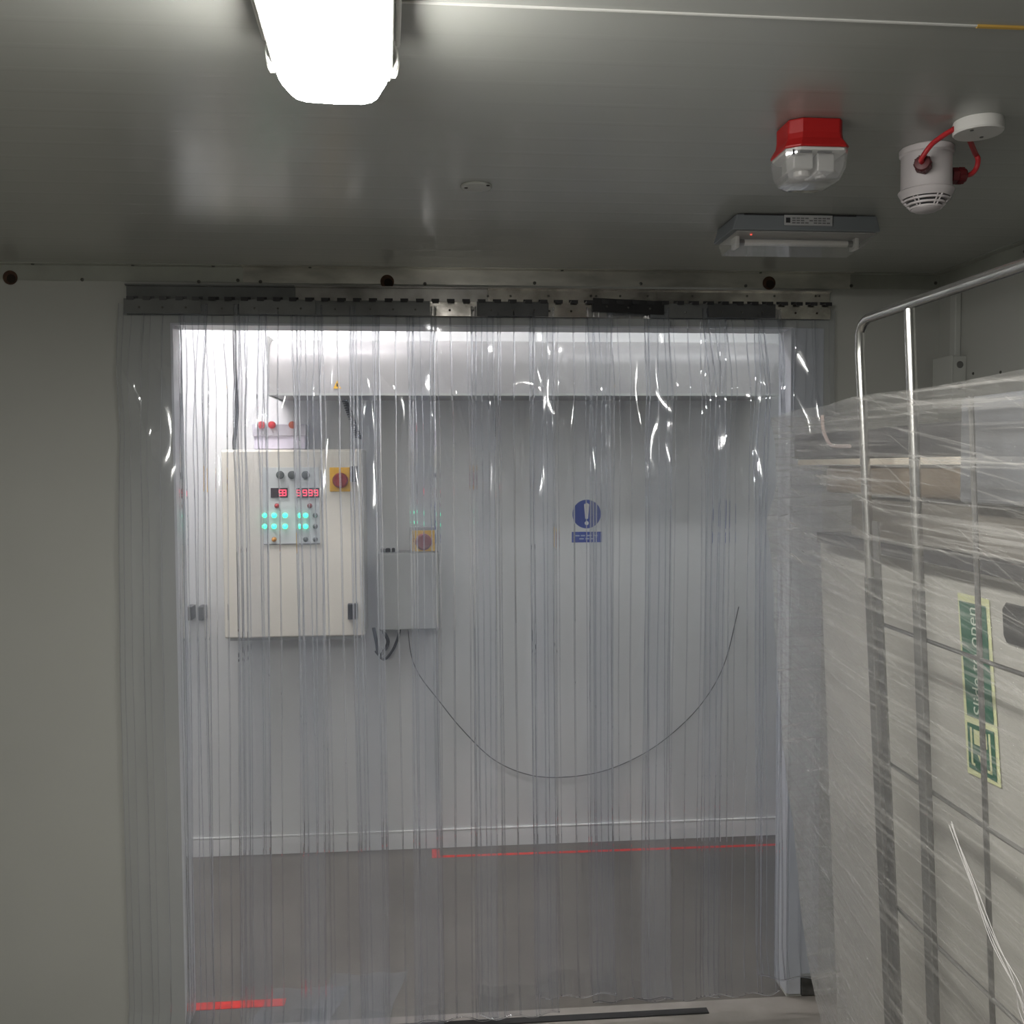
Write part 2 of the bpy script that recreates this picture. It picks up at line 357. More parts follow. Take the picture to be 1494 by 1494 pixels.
# ------------------------------------------------------------------ back wall fittings
# long housing below the ceiling
pl = onY(393,575,4.0); pr_ = onY(1137,572,4.0); zt = onY(700,503,4.1).z
t = thing('shutter_housing', 'long pale grey sheet metal housing across the top of the back wall', 'housing', (pl.x,BY,pl.z))
b = MB(); x0, x1 = pl.x, pr_.x+.02
b.loft([[(x,BY-.002,zt+.02),(x,4.14,zt+.02),(x,4.08,zt+.008),(x,4.035,zt-.018),(x,4.008,zt-.055),(x,4.0,zt-.10),(x,4.0,pl.z),(x,BY-.002,pl.z)] for x in (x0, x1)]); b.build('casing', m_steelbox, t, smooth=True)
MB().box((x0-.008,4.0,pl.z-.006),(x0,BY-.002,zt+.02)).build('end_plate', m_gbox, t)
b = MB().box((x0,3.994,pl.z-.006),(x1,4.0,pl.z+.004)); b.build('lower_lip', m_gbox, t)
c = onY(492,562,4.0)
b = MB(); b.add([(c.x-.016,3.998,c.z-.014),(c.x+.016,3.998,c.z-.014),(c.x,3.998,c.z+.02)], [(0,1,2)]); b.build('warning_sticker', m_yel, t)
MB().add([(c.x-.003,3.9975,c.z-.006),(c.x+.003,3.9975,c.z-.006),(c.x+.002,3.9975,c.z+.008),(c.x-.003,3.9975,c.z+.008)], [(0,1,2,3)]).build('sticker_mark', m_blackp, t)

# control cabinet
cY = 4.12
a = onY(321,656,cY); d = onY(532,929,cY)
x0, x1, z0, z1 = a.x, d.x, d.z, a.z
t = thing('control_cabinet', 'large cream wall cabinet with knobs, displays and green lights on its door', 'cabinet', ((x0+x1)/2, BY, z0))
MB().box((x0,cY+.022,z0),(x1,BY,z1)).build('body', m_cream, t, bevel=.006)
dr = MB().box((x0+.004,cY,z0+.006),(x1-.004,cY+.02,z1-.006)).build('door', m_cream, t, bevel=.005)
MB().box((x0+.02,cY+.03,z0-.012),(x1-.02,BY,z0)).build('gland_plate', m_gbox, t)
def oc(px, py): return onY(px, py, cY-.004)
a = oc(383,682); e = oc(467,794)
pn = MB().box((a.x,cY-.003,e.z),(e.x,cY,a.z)).build('control_panel', m_plate, t, bevel=.001)
MB().box((a.x,cY-.0045,e.z),(e.x,cY-.003,e.z+.004)).build('panel_edge', m_wire, pn)
for px in (409,426,446):
    c = oc(px,693); MB().lathe(c, [(.017,0),(.017,.006),(.013,.008),(.012,.022),(.006,.024)], 20, axis=(0,-1,0)).build('knob', m_gknob, t, smooth=True)
for (pa_, pb_, segs) in (((395,712),(420,726),(.6,.8)), ((432,712),(466,726),(.1,.38,.62,.86))):
    a = oc(*pa_); e = oc(*pb_)
    dp = MB().box((a.x,cY-.008,e.z),(e.x,cY-.003,a.z)).build('display', m_disp, t, bevel=.001)
    b = MB(); w = e.x-a.x
    for s in segs:
        cx = a.x+w*s; h = (a.z-e.z)*.28; cz = (a.z+e.z)/2; q = .0075
        for (bx, bz, bw, bh) in ((0,h,q,.0022),(0,0,q,.0022),(0,-h,q,.0022),(q,h/2,.0018,h/2),(q,-h/2,.0018,h/2),(-q,h/2,.0018,h/2)):
            b.box((cx+bx-bw,cY-.009,cz+bz-bh),(cx+bx+bw,cY-.008,cz+bz+bh))
    b.build('digits', m_rledm, dp)
for px, py, mm, nm in ([(404,738,m_red,'red_pilot_light'),(452,738,m_rknob,'red_pilot_light')] +
                   [(x,y,m_green,'green_pilot_light') for y in (752,768) for x in (386,400,416,437,446)] +
                   [(460,752,m_gknob,'push_button'),(460,768,m_gknob,'push_button'),(400,787,m_amb,'amber_button')] +
                   [(x,787,m_gknob,'push_button') for x in (446,460)]):
    c = oc(px, py); r = .0085
    MB().lathe(c, [(r*1.25,0),(r*1.25,.003),(r,.003),(r*.95,.010),(r*.5,.014),(.001,.015)], 14, axis=(0,-1,0)).build(nm, mm, t, smooth=True)
def isolator(parent, pa_, pb_, Y, nm='isolator_switch'):
    a = onY(*pa_, Y); e = onY(*pb_, Y); cx, cz = (a.x+e.x)/2, (a.z+e.z)/2; w = (e.x-a.x)/2
    o = MB().box((a.x,Y-.006,e.z),(e.x,Y,a.z)).build(nm, m_yel, parent, bevel=.002)
    MB().lathe((cx,Y-.006,cz-.004), [(w*.72,0),(w*.72,.012),(w*.6,.02),(w*.55,.022)], 24, axis=(0,-1,0)).build('knob', m_rknob, o, smooth=True)
    MB().box((cx-w*.16,Y-.045,cz-w*.66),(cx+w*.16,Y-.026,cz+w*.6)).build('knob_grip', m_rknob, o, bevel=.003)
isolator(t, (481,682), (513,717), cY)
hg = MB().box(tuple(oc(508,903)-Vector((0,.02,0))), tuple(oc(522,880)+Vector((0,.004,0)))).build('latch', m_blackp, t, bevel=.003)
hg2 = MB().box(tuple(oc(511,703)-Vector((0,.02,0))), tuple(oc(522,680)+Vector((0,.004,0)))).build('latch', m_blackp, t, bevel=.003)

# red-capped glands on a small pale box above the cabinet
a = onY(372,636,4.3); e = onY(447,655,4.3)
t = thing('junction_box', 'small pale lilac box with red caps sitting above the cream cabinet', 'box', ((a.x+e.x)/2,BY,z1))
MB().box((a.x,4.27,z1+.004),(e.x,BY,a.z)).build('body', mat('lilac_white_plastic', (.66,.62,.72), .4), t, bevel=.004)
MB().box((a.x-.004,4.262,a.z-.002),(e.x+.004,BY,a.z+.05)).build('lid', mat('clear_grey_lid', (.52,.50,.55), .2), t, bevel=.004)
for px, mm in ((382,m_redc),(397,m_redc),(427,mat('orange_red_cap',(.42,.10,.05),.5))):
    c = onY(px, 620, 4.26)
    MB().lathe((c.x,4.262,c.z), [(.016,0),(.016,.014),(.010,.016)], 16, axis=(0,-1,0)).build('cap', mm, t, smooth=True)
# black cables
def cable(pts, r, label, m=m_blackp, nm='cable'):
    return tag(MB().tube(bez(pts, 8), r, 8).build(nm, m, smooth=True), label, 'cable')
cable([(onY(342,480,4.34).x,4.34,2.40), onY(343,540,4.34), onY(346,600,4.34), onY(342,640,4.34), (onY(342,654,4.3).x,4.3,z1+.004)], .008, 'thick black cable dropping down the wall to the left top of the cream cabinet')
pts = [onY(503,582,4.33), onY(508,590,4.32), onY(514,606,4.33)]
b = MB().tube(bez(pts, 6), .005, 8)
co = [onY(503,584,4.33).lerp(onY(524,640,4.31), i/120) + Vector((.012*math.cos(i*.9), .012*math.sin(i*.9)-.01, 0)) for i in range(121)]
b.tube(co, .0035, 6)
tag(b.build('coiled_cable', m_blackp, smooth=True), 'coiled black cable hanging from the long grey housing', 'cable')
# grey box and its isolator
gY = 4.22; a = onY(552,808,gY); e = onY(641,917,gY)
t = thing('switch_box', 'plain mid grey steel box on the back wall right of the cream cabinet', 'box', ((a.x+e.x)/2,BY,e.z))
MB().box((a.x,gY+.012,e.z),(e.x,BY,a.z)).build('body', m_gbox, t, bevel=.005)
MB().box((a.x-.002,gY,e.z-.002),(e.x+.002,gY+.011,a.z+.002)).build('cover', m_gbox, t, bevel=.004)
gx0, gx1, gz0, gz1 = a.x, e.x, e.z, a.z
a = onY(599,771,4.30); e = onY(637,812,4.30)
t = thing('isolator', 'small wall isolator with yellow plate and red rotary knob above the grey box', 'switch', ((a.x+e.x)/2,BY,gz1))
MB().box((a.x-.004,4.30,gz1+.003),(e.x+.004,BY,a.z+.006)).build('body', m_steelbox, t, bevel=.004)
isolator(t, (601,774), (635,804), 4.299, 'face_plate')
for i, (px, w) in enumerate(((558,.010),(566,.012),(574,.008))):
    c = onY(px, 806, 4.28)
    tag(MB().lathe((c.x,4.28,gz1+.002), [(w,0),(w,.014),(w*.6,.018)], 12).build('cable_gland', m_blackp, smooth=True),
        ['black cable gland on top of the grey box, nearest the cream cabinet','black cable gland on top of the grey box, between two others','black cable gland on top of the grey box, nearest the yellow isolator'][i], 'gland', 'glands on top of the grey box')
cable([(onY(556,918,4.28).x,4.28,gz0-.002), onY(566,935,4.27), onY(560,950,4.28), onY(553,955,4.30), onY(549,935,4.32), (onY(545,920,4.33).x,4.335,gz0-.01)], .008, 'thick black cable looped beneath the grey box')
cable([(onY(584,918,4.28).x,4.28,gz0-.002), onY(580,932,4.28), onY(572,950,4.29), onY(560,962,4.30), onY(548,950,4.33)], .006, 'thin black cable crossing beneath the grey box')
cable([(onY(595,918,4.30).x,4.30,gz0-.002), onY(600,955,4.345), onY(612,985,4.36), onY(640,1022,4.362), onY(675,1065,4.362), onY(720,1108,4.362), onY(770,1130,4.362), onY(820,1134,4.362), onY(880,1125,4.362), onY(940,1099,4.362), onY(990,1062,4.362), onY(1030,1018,4.362), onY(1058,965,4.362), onY(1078,885,4.362)], .0022, 'thin grey wire sagging in a long loop across the back wall', mat('grey_wire', (.10,.10,.105), .6))
# wall brackets and thin pipes at the left edge
for i, px in enumerate((276, 293)):
    c = onY(px, 895, 4.30)
    tag(MB().box((c.x-.012,4.29,c.z-.03),(c.x+.012,BY,c.z+.03)).build('pipe_bracket', m_wire, bevel=.002),
        ['small grey bracket on the back wall by the left door jamb','small grey bracket on the back wall between jamb and cream cabinet'][i], 'bracket', 'brackets left of the cabinet')
# blue notice
c = onY(856,750,BY-.004); s = .072
t = thing('notice_sign', 'blue and white mandatory notice with exclamation mark on the back wall', 'sign', (c.x,BY,c.z))
a = onY(834,776,BY); e = onY(878,791,BY)
MB().box((c.x-s*1.02,BY-.002,e.z-.006),(c.x+s*1.02,BY-.0005,c.z+s*1.0)).build('plate', m_back, t)
MB().lathe((c.x,BY-.002,c.z), [(s*.92,0),(s*.92,.0006)], 40, axis=(0,-1,0)).build('blue_disc', m_blue, t)
b = MB(); b.lathe((c.x,BY-.003,c.z-s*.58), [(s*.13,0),(s*.13,.0006)], 20, axis=(0,-1,0))
b.add([(c.x-s*.09,BY-.0034,c.z-s*.30),(c.x+s*.09,BY-.0034,c.z-s*.30),(c.x+s*.17,BY-.0034,c.z+s*.62),(c.x,BY-.0034,c.z+s*.72),(c.x-s*.17,BY-.0034,c.z+s*.62)], [(0,1,2,3,4)])
b.build('exclamation_mark', m_signw, t)
tp = MB().box((a.x,BY-.0028,e.z),(e.x,BY-.002,a.z)).build('blue_text_panel', m_blue, t)
b = MB(); w = e.x-a.x; h = a.z-e.z
for r_, segs in ((.64, ((.12,.26),(.30,.44),(.50,.66),(.70,.86))), (.34, ((.25,.40),(.45,.58),(.62,.74)))):
    for s0, s1 in segs: b.box((a.x+w*s0,BY-.0034,e.z+h*(r_-.06)),(a.x+w*s1,BY-.0028,e.z+h*(r_+.06)))
b.build('print_lines', mat('faded_white_print', (.35,.40,.55), .5), tp)

# ------------------------------------------------------------------ strip curtain rail
pR0 = onY(182,413,WY-.02); pR1 = onY(1214,427,WY-.02)
RX0, RX1 = pR0.x, pR1.x; RZ1 = (pR0.z+pR1.z)/2; RZ0 = RZ1-.088
def rz(x): return (pR1.z-pR0.z)*(x-RX0)/(RX1-RX0)+pR0.z-RZ1
rail = thing('hook_rail', 'long stainless steel hook rail carrying the strip curtain above the doorway', 'rail', (RX0,WY,RZ1))
cuts = [182, 430, 712, 960, 1214]
for i in range(4):
    xa_, xb_ = onY(cuts[i],420,WY-.02).x, onY(cuts[i+1],420,WY-.02).x
    b = MB(); b.box((xa_,WY-.006,RZ1-.088),(xb_-.001,WY-.0015,RZ1+.002)); b.box((xa_,WY-.022,RZ1-.002),(xb_-.001,WY-.0015,RZ1+.002))
    b.build('rail_length', m_dull if i == 0 else (m_ss if i > 1 else mat('worn_stainless', (.30,.29,.27), .3, .9, vary=(12,.3))), rail)
NH = 46
for i in range(NH):
    x = RX0+.022+(RX1-RX0-.044)*i/(NH-1)
    b = MB(); z = RZ1-.040
    b.box((x-.0105,WY-.046,z-.004),(x+.0105,WY-.006,z-.001)); b.box((x-.0105,WY-.048,z-.010),(x+.0105,WY-.0455,z+.001))
    b.box((x-.012,WY-.0075,z-.004),(x+.012,WY-.006,z+.008))
    b.build('hook', m_blackp if i > 4 else m_dark, rail)
for px in (712, 745, 800, 862, 870, 905, 945, 1010, 1090, 1130, 1190, 1195):
    c = onY(px, 432, WY-.006); MB().lathe(c, [(.004,0),(.003,.002)], 8, axis=(0,-1,0)).build('rivet', m_rivet, rail)

# ------------------------------------------------------------------ PVC strips
def z_end(x):
    """height at which strips end above the floor, along the doorway"""
    ks = [(-1,.03),(-.8,.03),(-.45,.02),(-.1,.012),(.15,.03),(.3,.08),(.55,.085),(.75,.03),(.85,.06),(1.0,.09),(1.25,.12)]
    for (a, za), (b_, zb) in zip(ks, ks[1:]):
        if a <= x <= b_: return za+(zb-za)*(x-a)/(b_-a)
    return .05
def strip(idx, pxa, pxb, front, plate, label, tilt=0, fold=False, bowsgn=1, ztop=None):
    xa_, xb_ = onY(pxa,455,WY-.03).x, onY(pxb,455,WY-.03).x
    cx = (xa_+xb_)/2; pw = xb_-xa_; w = pw+.03
    Y0 = WY-.026 if not front else WY-.036
    rnd = random.Random(idx*13+5)
    ph = [rnd.uniform(0, 6.28) for _ in range(8)]; lean = rnd.uniform(-.012, .012)
    zt_ = RZ1-.060; zb = z_end(cx)+rnd.uniform(-.008, .008)
    t = thing('curtain_strip', label, 'curtain strip', (cx,Y0,zt_), 'clear PVC strips of the doorway curtain')
    NU, NV = 26, 96
    def P(u, v, off=0):
        z = zt_ - (zt_-zb)*(v if v < .35 else v)
        top = max(0, 1-v*1.0)
        env = min(1, v*9)                       # flat in the clamp, then free
        bow = bowsgn*.018*(1-(2*u)**2)*env*(.8+.2*math.cos(v*2+ph[0]))
        wx = w*(1-.02*env)
        amp = env*(.45+1.2*math.exp(-((v-.11)/.10)**2))
        amp2 = env*math.exp(-((v-.10)/.12)**2); amp = env*(.22+1.45*math.exp(-((v-.12)/.13)**2))
        y = bow + amp*(.0100*math.sin(9*u+ph[1]+1.8*math.sin(v*9+ph[2])) + .0012*math.sin(15*u+ph[3]+2*math.sin(v*9+ph[4])) + .0022*math.sin(v*24+ph[5]+5*u))
        y += env*.010*math.sin(v*10+ph[7])*max(0,1-v)
        y += amp*.004*(noise.noise(Vector((u*4+idx*7, v*11, idx*3.1))))*3.4
        x = cx + u*wx + lean*v + env*.005*math.sin(v*3+ph[6]) + amp2*.002*math.sin(v*30+ph[7])
        yy = Y0 - y - .012*env
        if v > .965: yy -= (v-.965)*1.0*abs(math.sin(ph[3]))+.2*(v-.965)
        z += .006*math.sin(u*14+ph[2])*v**8
        yy = min(yy, WY-.008) if not front else yy-.034*env
        return Vector((x, yy+off, z))
    b = MB(); vs = [P(i/NU-.5, j/NV) for j in range(NV+1) for i in range(NU+1)]
    fs = [(j*(NU+1)+i, j*(NU+1)+i+1, (j+1)*(NU+1)+i+1, (j+1)*(NU+1)+i) for j in range(NV) for i in range(NU)]
    if fold:                                    # tail of the strip lying on the floor through the doorway
        base = NV*(NU+1); n0 = len(vs)
        for k in range(1, 7):
            for i in range(NU+1):
                q = vs[base+i]; s_ = k/6
                vs.append(Vector((q.x+.05*s_, q.y+.05+.27*s_, max(.004, q.z*(1-s_)**3+.006+.004*math.sin(i*.5+k)))))
        for k in range(6):
            r0 = base if k == 0 else n0+(k-1)*(NU+1); r1 = n0+k*(NU+1)
            fs += [(r0+i, r0+i+1, r1+i+1, r1+i) for i in range(NU)]
    b.add(vs, fs, 0)
    us = [-.5, -.5+.014/w, -.36, -.20, -.145, .02, .20, .255, .5-.016/w, .5]
    for k, u in enumerate(us):
        r = .0027 if abs(u) > .48 else (.0023 if k % 2 else .0016)
        r *= rnd.uniform(.8, 1.2)
        if (idx == 1 and u < .3) or (idx == 12 and u > -.2): r *= .5
        uj = u + (rnd.uniform(-.02, .02) if abs(u) < .45 else 0)
        b.tube([P(uj, j/48, -r*.5) for j in range(49)], r, 8, 1)
    if not fold: b.tube([P(k/30-.5, 1.0)+Vector((0,-.001,-.001)) for k in range(31)], .0026, 8, 1)
    sh = b.build('pvc_sheet', [m_pvc, m_rib], t, smooth=True)
    # clamp plate with its rivets
    pm = {'dull':m_dull,'dark':m_dark,'black':m_black,'ss':m_ss}[plate]
    yb = Y0-.004; cz = RZ1-.063
    mt = Matrix.Translation((cx,yb,cz)) @ Matrix.Rotation(tilt, 4, 'Y')
    h0, h1 = (-.026, .018) if plate != 'black' else (-.014, .028)
    pl_ = MB().box((-pw/2+.001,-.003,h0),(pw/2-.001,.001,h1), mtx=mt).build('clamp_plate', pm, t, bevel=.0008)
    for s_ in (-.3, 0, .3):
        c = mt @ Vector((pw*s_, -.003, (h0+h1)/2-.004))
        MB().lathe(c, [(.0035,0),(.0028,.0015),(.001,.002)], 8, axis=(0,-1,0)).build('rivet', m_rivet if plate != 'ss' else m_hole, pl_)
    return t
strip(1, 182,295, True,'dull','clear PVC strip at the left end of the rail, hanging over the wall')
strip(2, 268,380, False,'dull','clear PVC strip just inside the left door jamb, behind its neighbours', bowsgn=-1)
strip(3, 350,462, True,'dull','clear PVC strip in front of the cabinet displays, tail lying on the floor', fold=True)
strip(4, 432,545, False,'dull','clear PVC strip over the cabinet isolator, tail lying on the floor', fold=True)
strip(5, 519,628, True,'dull','clear PVC strip in front of the plain grey box')
strip(6, 600,712, False,'ss','clear PVC strip right of the grey box, under a bare shiny plate', bowsgn=-1)
strip(7, 695,800, True,'dark','clear PVC strip with a dark grey clamp plate left of the blue notice')
strip(8, 780,886, False,'ss','clear PVC strip in front of the blue notice, left of the tilted black plate')
strip(9, 863,968, True,'black','clear PVC strip with a tilted black clamp plate', tilt=math.radians(2.2), bowsgn=-1)
strip(10,948,1052, False,'dull','clear PVC strip between the tilted black plate and the right dark grey plate')
strip(11,1031,1130, True,'dark','clear PVC strip with a dark grey clamp plate near the right jamb')
strip(12,1108,1212, False,'ss','clear PVC strip at the right end of the rail, over the right jamb')

# ------------------------------------------------------------------ batten light on the ceiling
lf = onZ(490,163,ZC-.10)
t = thing('batten_light', 'lit fluorescent batten light with ribbed diffuser on the ceiling, overexposed white', 'light', (lf.x,lf.y-.65,ZC))
rotl = Matrix.Translation((lf.x,lf.y,ZC)) @ Matrix.Rotation(math.radians(2.6), 4, 'Z')
LW, LL = .078, 1.27
def lring(y, w, z0_, z1_, n=10):
    """half-rounded cross section; z negative = below ceiling"""
    pts = []
    for k in range(n+1):
        a = math.pi*k/n; pts.append((w*math.copysign(abs(math.cos(a))**.45, math.cos(a)), y, z0_-(z0_-z1_)*abs(math.sin(a))**.6))
    return [rotl @ Vector(p) for p in pts]
prof = [(0.0,.045,.085),(-.012,.056,.094),(-.03,.064,.10),(-.055,.070,.102)]
b = MB(); b.loft([lring(y,w,-.052,-h) for y,w,h in prof[:3]]); b.build('diffuser_end', m_diffend, t, smooth=True)
b = MB(); b.loft([lring(-.031,.0645,-.067,-.1005)]+[lring(y,.074,-.067,-.102) for y in (-.07,-.3,-.6,-.9,-LL)]); b.build('diffuser', m_diff, t, smooth=True)
b = MB(); b.box((-.082,-LL-.01,-.070),(.082,-.030,-.001), mtx=rotl); b.box((-.060,-.035,-.050),(.060,-.010,-.001), mtx=rotl); b.build('base', m_lampbase, t, bevel=.010)
for sx in (-1, 1):
    for yy in (-.075, -.50, -.95):
        b = MB(); x = sx*.083
        b.tube([rotl@Vector(p) for p in bez([(x*.98,yy,-.03),(x*1.04,yy+.004,-.048),(x*1.0,yy+.008,-.064),(x*.9,yy+.004,-.058)], 4)], .0035, 8)
        b.tube([rotl@Vector(p) for p in bez([(x*.98,yy+.012,-.03),(x*1.05,yy+.016,-.05),(x*1.0,yy+.02,-.068),(x*.9,yy+.016,-.060)], 4)], .0035, 8)
        b.build('clip', m_clip, t, smooth=True)
    b = MB(); b.tube([rotl@Vector((sx*.088,-.09,-.040)), rotl@Vector((sx*.088,-LL,-.040))], .0035, 8); b.build('side_wire', m_clip, t, smooth=True)

# ------------------------------------------------------------------ sounder beacon
def on_ceiling(px, py): return onZ(px, py, ZC)
c = on_ceiling(1183, 180); bx, by = c.x, c.y+.012
t = thing('alarm_beacon', 'red alarm beacon with clear lens mounted on the ceiling', 'alarm beacon', (bx,by,ZC))
BK = .86
def oct_(w, d, ch, z, cx=bx, cy=by):
    w, d, ch, z = w*BK, d*BK, ch*BK*.8, ZC+(z-ZC)*BK
    return [Vector((cx+x, cy+y, z)) for x, y in ((-w+ch*1.4,-d),(w-ch*.5,-d),(w,-d+ch*.5),(w,d-ch),(w-ch,d),(-w+ch,d),(-w,d-ch),(-w,-d+ch*1.0))]
b = MB(); b.loft([oct_(.056,.052,.022,ZC-.001), oct_(.056,.052,.022,ZC-.030), oct_(.0575,.054,.022,ZC-.042), oct_(.066,.062,.024,ZC-.058), oct_(.066,.062,.024,ZC-.062)])
b.build('red_base', m_red, t, bevel=.003)
b = MB(); b.loft([oct_(.062,.058,.022,ZC-.0625), oct_(.062,.058,.022,ZC-.068)]); b.build('white_collar', m_white, t, bevel=.001)
b = MB()
b.box((bx-.0396,by-.0344,ZC-.0860),(bx-.0034,by+.0258,ZC-.0585)); b.box((bx+.0034,by-.0361,ZC-.0912),(bx+.0344,by+.0258,ZC-.0585))
b.tube([(bx-.0172,by-.0129,ZC-.0860),(bx-.0172,by-.0129,ZC-.0963)], .014, 14); b.tube([(bx+.0189,by-.0103,ZC-.0912),(bx+.0189,by-.0103,ZC-.0980)], .010, 14)
b.build('reflector_unit', mat('silvered_reflector', (.75,.74,.72), .18, .6), t, bevel=.003)
b = MB(); b.box((bx-.0447,by-.0447,ZC-.0654),(bx-.0378,by-.0344,ZC-.0568)); b.box((bx-.0310,by-.0447,ZC-.0619),(bx-.0103,by-.0413,ZC-.0585)); b.box((bx+.0000,by-.0447,ZC-.0619),(bx+.0258,by-.0413,ZC-.0593))
b.build('circuit_parts', m_blackp, t)
b = MB(); b.loft([oct_(.0645,.0605,.023,ZC-.0625), oct_(.061,.057,.022,ZC-.100), oct_(.052,.048,.022,ZC-.122), oct_(.040,.036,.018,ZC-.128)]); b.build('clear_lens', m_lens, t, smooth=True)

# ------------------------------------------------------------------ smoke detector, junction disc, red cables
c = on_ceiling(1374, 203); dx, dy = c.x, c.y+.055
t = thing('smoke_detector', 'white smoke detector on a tall round base on the ceiling', 'smoke detector', (dx,dy,ZC))
b = MB().lathe((dx,dy,ZC), [(.048,.0),(.050,-.002),(.0495,-.012),(.0465,-.015),(.0465,-.078),(.045,-.080)], 40); b.build('base', m_whiteg, t, smooth=True)
b = MB().lathe((dx,dy,ZC), [(.050,-.0805),(.0515,-.0825),(.050,-.086),(.044,-.096)], 40); b.build('detector_rim', m_whiteg, t, smooth=True)
b = MB().lathe((dx,dy,ZC), [(.040,-.094),(.028,-.110),(.026,-.112)], 32); b.build('smoke_chamber', m_blackp, t, smooth=True)
b = MB()
for r0, h0 in ((.0410,-.100),(.0350,-.107),(.029,-.1135)):
    b.lathe((dx,dy,ZC), [(r0-.002,h0+.0018),(r0+.0012,h0+.0018),(r0+.0005,h0-.0018),(r0-.002,h0-.0018)], 36)
for k in range(6):
    a = 2*math.pi*k/6 - math.pi/2 + .12
    for da in (-.10, .10):
        ca, sa = math.cos(a+da), math.sin(a+da)
        b.tube([(dx+ca*.0445,dy+sa*.0445,ZC-.095),(dx+ca*.027,dy+sa*.027,ZC-.115)], .0016, 6)
b.build('vent_cage', m_whiteg, t, smooth=True)
MB().lathe((dx,dy,ZC), [(.027,-.1105),(.0265,-.116),(.020,-.120),(.004,-.121)], 32).build('nose_cap', m_whiteg, t, smooth=True)
MB().lathe((dx-.036,dy-.035,ZC-.040), [(.004,0),(.003,.003)], 8, axis=(-.7,-.7,0)).build('screw', m_rivet, t)
c = onZ(1427,195,ZC-.022); jx, jy = c.x, c.y
t2 = thing('junction_disc', 'flat round white junction box on the ceiling beside the smoke detector', 'junction box', (jx,jy,ZC))
MB().lathe((jx,jy,ZC), [(.041,0),(.042,-.003),(.042,-.020),(.040,-.0225)], 48).build('lid', m_white, t2, smooth=True)
for px, py in ((1418,190),(1432,200)):
    c = onZ(px, py, ZC-.0225); MB().lathe(c, [(.0035,.0),(.003,-.001)], 10).build('screw', m_rivet, t2)
g1 = onY(1331, 229, dy-.052); g2 = Vector((dx+.052, dy-.012, onY(1400,232,dy-.012).z))
gd = Vector((-.45,-.9,-.1)).normalized()
def gland(p, d, label):
    g = thing('cable_gland', label, 'cable gland', p, 'dark red cable glands of the smoke detector')
    MB().lathe(p, [(.016,0),(.016,.010),(.0165,.012)], 6, axis=d).build('lock_nut', m_dred, g, bevel=.001)
    b = MB(); ax = Vector(d).normalized(); b.lathe(p, [(.0150,.0125),(.0155,.022),(.0130,.028),(.006,.029)], 20, axis=d)
    for k in range(10):
        a = ax.orthogonal().normalized(); q = Matrix.Rotation(2*math.pi*k/10, 3, ax) @ a
        b.tube([Vector(p)+ax*.013+q*.0148, Vector(p)+ax*.024+q*.0148], .0016, 5)
    b.build('dome_nut', m_dred, g, smooth=True)
pg1 = Vector((dx-.026, dy-.039, ZC-.046)); d1 = Vector((-.55,-.83,0)).normalized()
gland(pg1, d1, 'dark red cable gland on the left front of the smoke detector')
pg2 = Vector((dx+.0468, dy-.004, ZC-.052)); d2 = Vector((1,-.08,0)).normalized()
gland(pg2, d2, 'dark red cable gland on the right side of the smoke detector')
e1 = pg1+d1*.030; e2 = pg2+d2*.030
b = MB().tube(bez([e1-d1*.004, e1+d1*.008+Vector((0,0,.004)), (e1*.72+Vector((jx-.041,jy+.006,ZC-.012))*.28)+Vector((0,0,.014)), (e1*.38+Vector((jx-.041,jy+.006,ZC-.012))*.62)+Vector((0,0,.009)), Vector((jx-.0405,jy+.006,ZC-.012))], 8), .0048, 10)
tag(b.build('red_cable', m_redc, smooth=True), 'red cable arching from the left gland of the smoke detector to the white disc', 'cable')
b = MB().tube(bez([e2-d2*.004, e2+Vector((.011,0,.004)), e2+Vector((.020,-.002,.016)), e2+Vector((.019,-.008,.030)), e2+Vector((.008,-.016,.039)), Vector((jx+.004,jy+.040,ZC-.012))], 8), .0048, 10)
tag(b.build('red_cable', m_redc, smooth=True), 'short red cable looping from the right gland of the smoke detector', 'cable')

# ------------------------------------------------------------------ emergency light
pa = onZ(1068,311,ZC); pb = onZ(1290,311,ZC)
ex0, ex1, ey = pa.x, pb.x, pa.y
t = thing('emergency_light', 'grey emergency light with an unlit tube and a tiny red indicator on the ceiling', 'emergency light', ((ex0+ex1)/2,ey,ZC))
EH = .040; ED = .155
b = MB(); b.loft([[Vector((x,y,z)) for x, y, z in ((ex0+a_,ey,ZC-.001),(ex1-a_*.6,ey,ZC-.001),(ex1-a_*.6,ey+ED,ZC-.001),(ex0+a_,ey+ED,ZC-.001))] if i == 0 else [Vector((ex0,ey-.006,ZC-EH)),Vector((ex1,ey-.006,ZC-EH)),Vector((ex1,ey+ED,ZC-EH)),Vector((ex0,ey+ED,ZC-EH))] for i, a_ in ((0,.012),(1,0))])
b.build('housing', m_emer, t, bevel=.003)
MB().box((ex0+.03,ey-.002,ZC-.004),(ex1-.06,ey+.001,ZC-.001)).build('painted_shadow_gap', m_blackp, t)  # black strip paints the shade between housing and ceiling
zb = ZC-EH
b = MB(); b.box((ex0+.014,ey+.004,zb-.003),(ex1-.006,ey+ED-.01,zb)); b.build('reflector_tray', m_refl, t, bevel=.001)
MB().tube([(ex0+.052,ey+.068,zb-.014),(ex1-.052,ey+.068,zb-.014)], .008, 14).build('fluorescent_tube', m_tube, t, smooth=True)
for x in (ex0+.044, ex1-.044): MB().tube([(x-.008,ey+.068,zb-.014),(x+.008,ey+.068,zb-.014)], .0082, 14).build('tube_cap', m_wire, t, smooth=True)
for x in (ex0+.030, ex1-.034): MB().box((x-.005,ey+.048,zb-.030),(x+.005,ey+.086,zb-.002)).build('lamp_holder', m_white, t, bevel=.002)
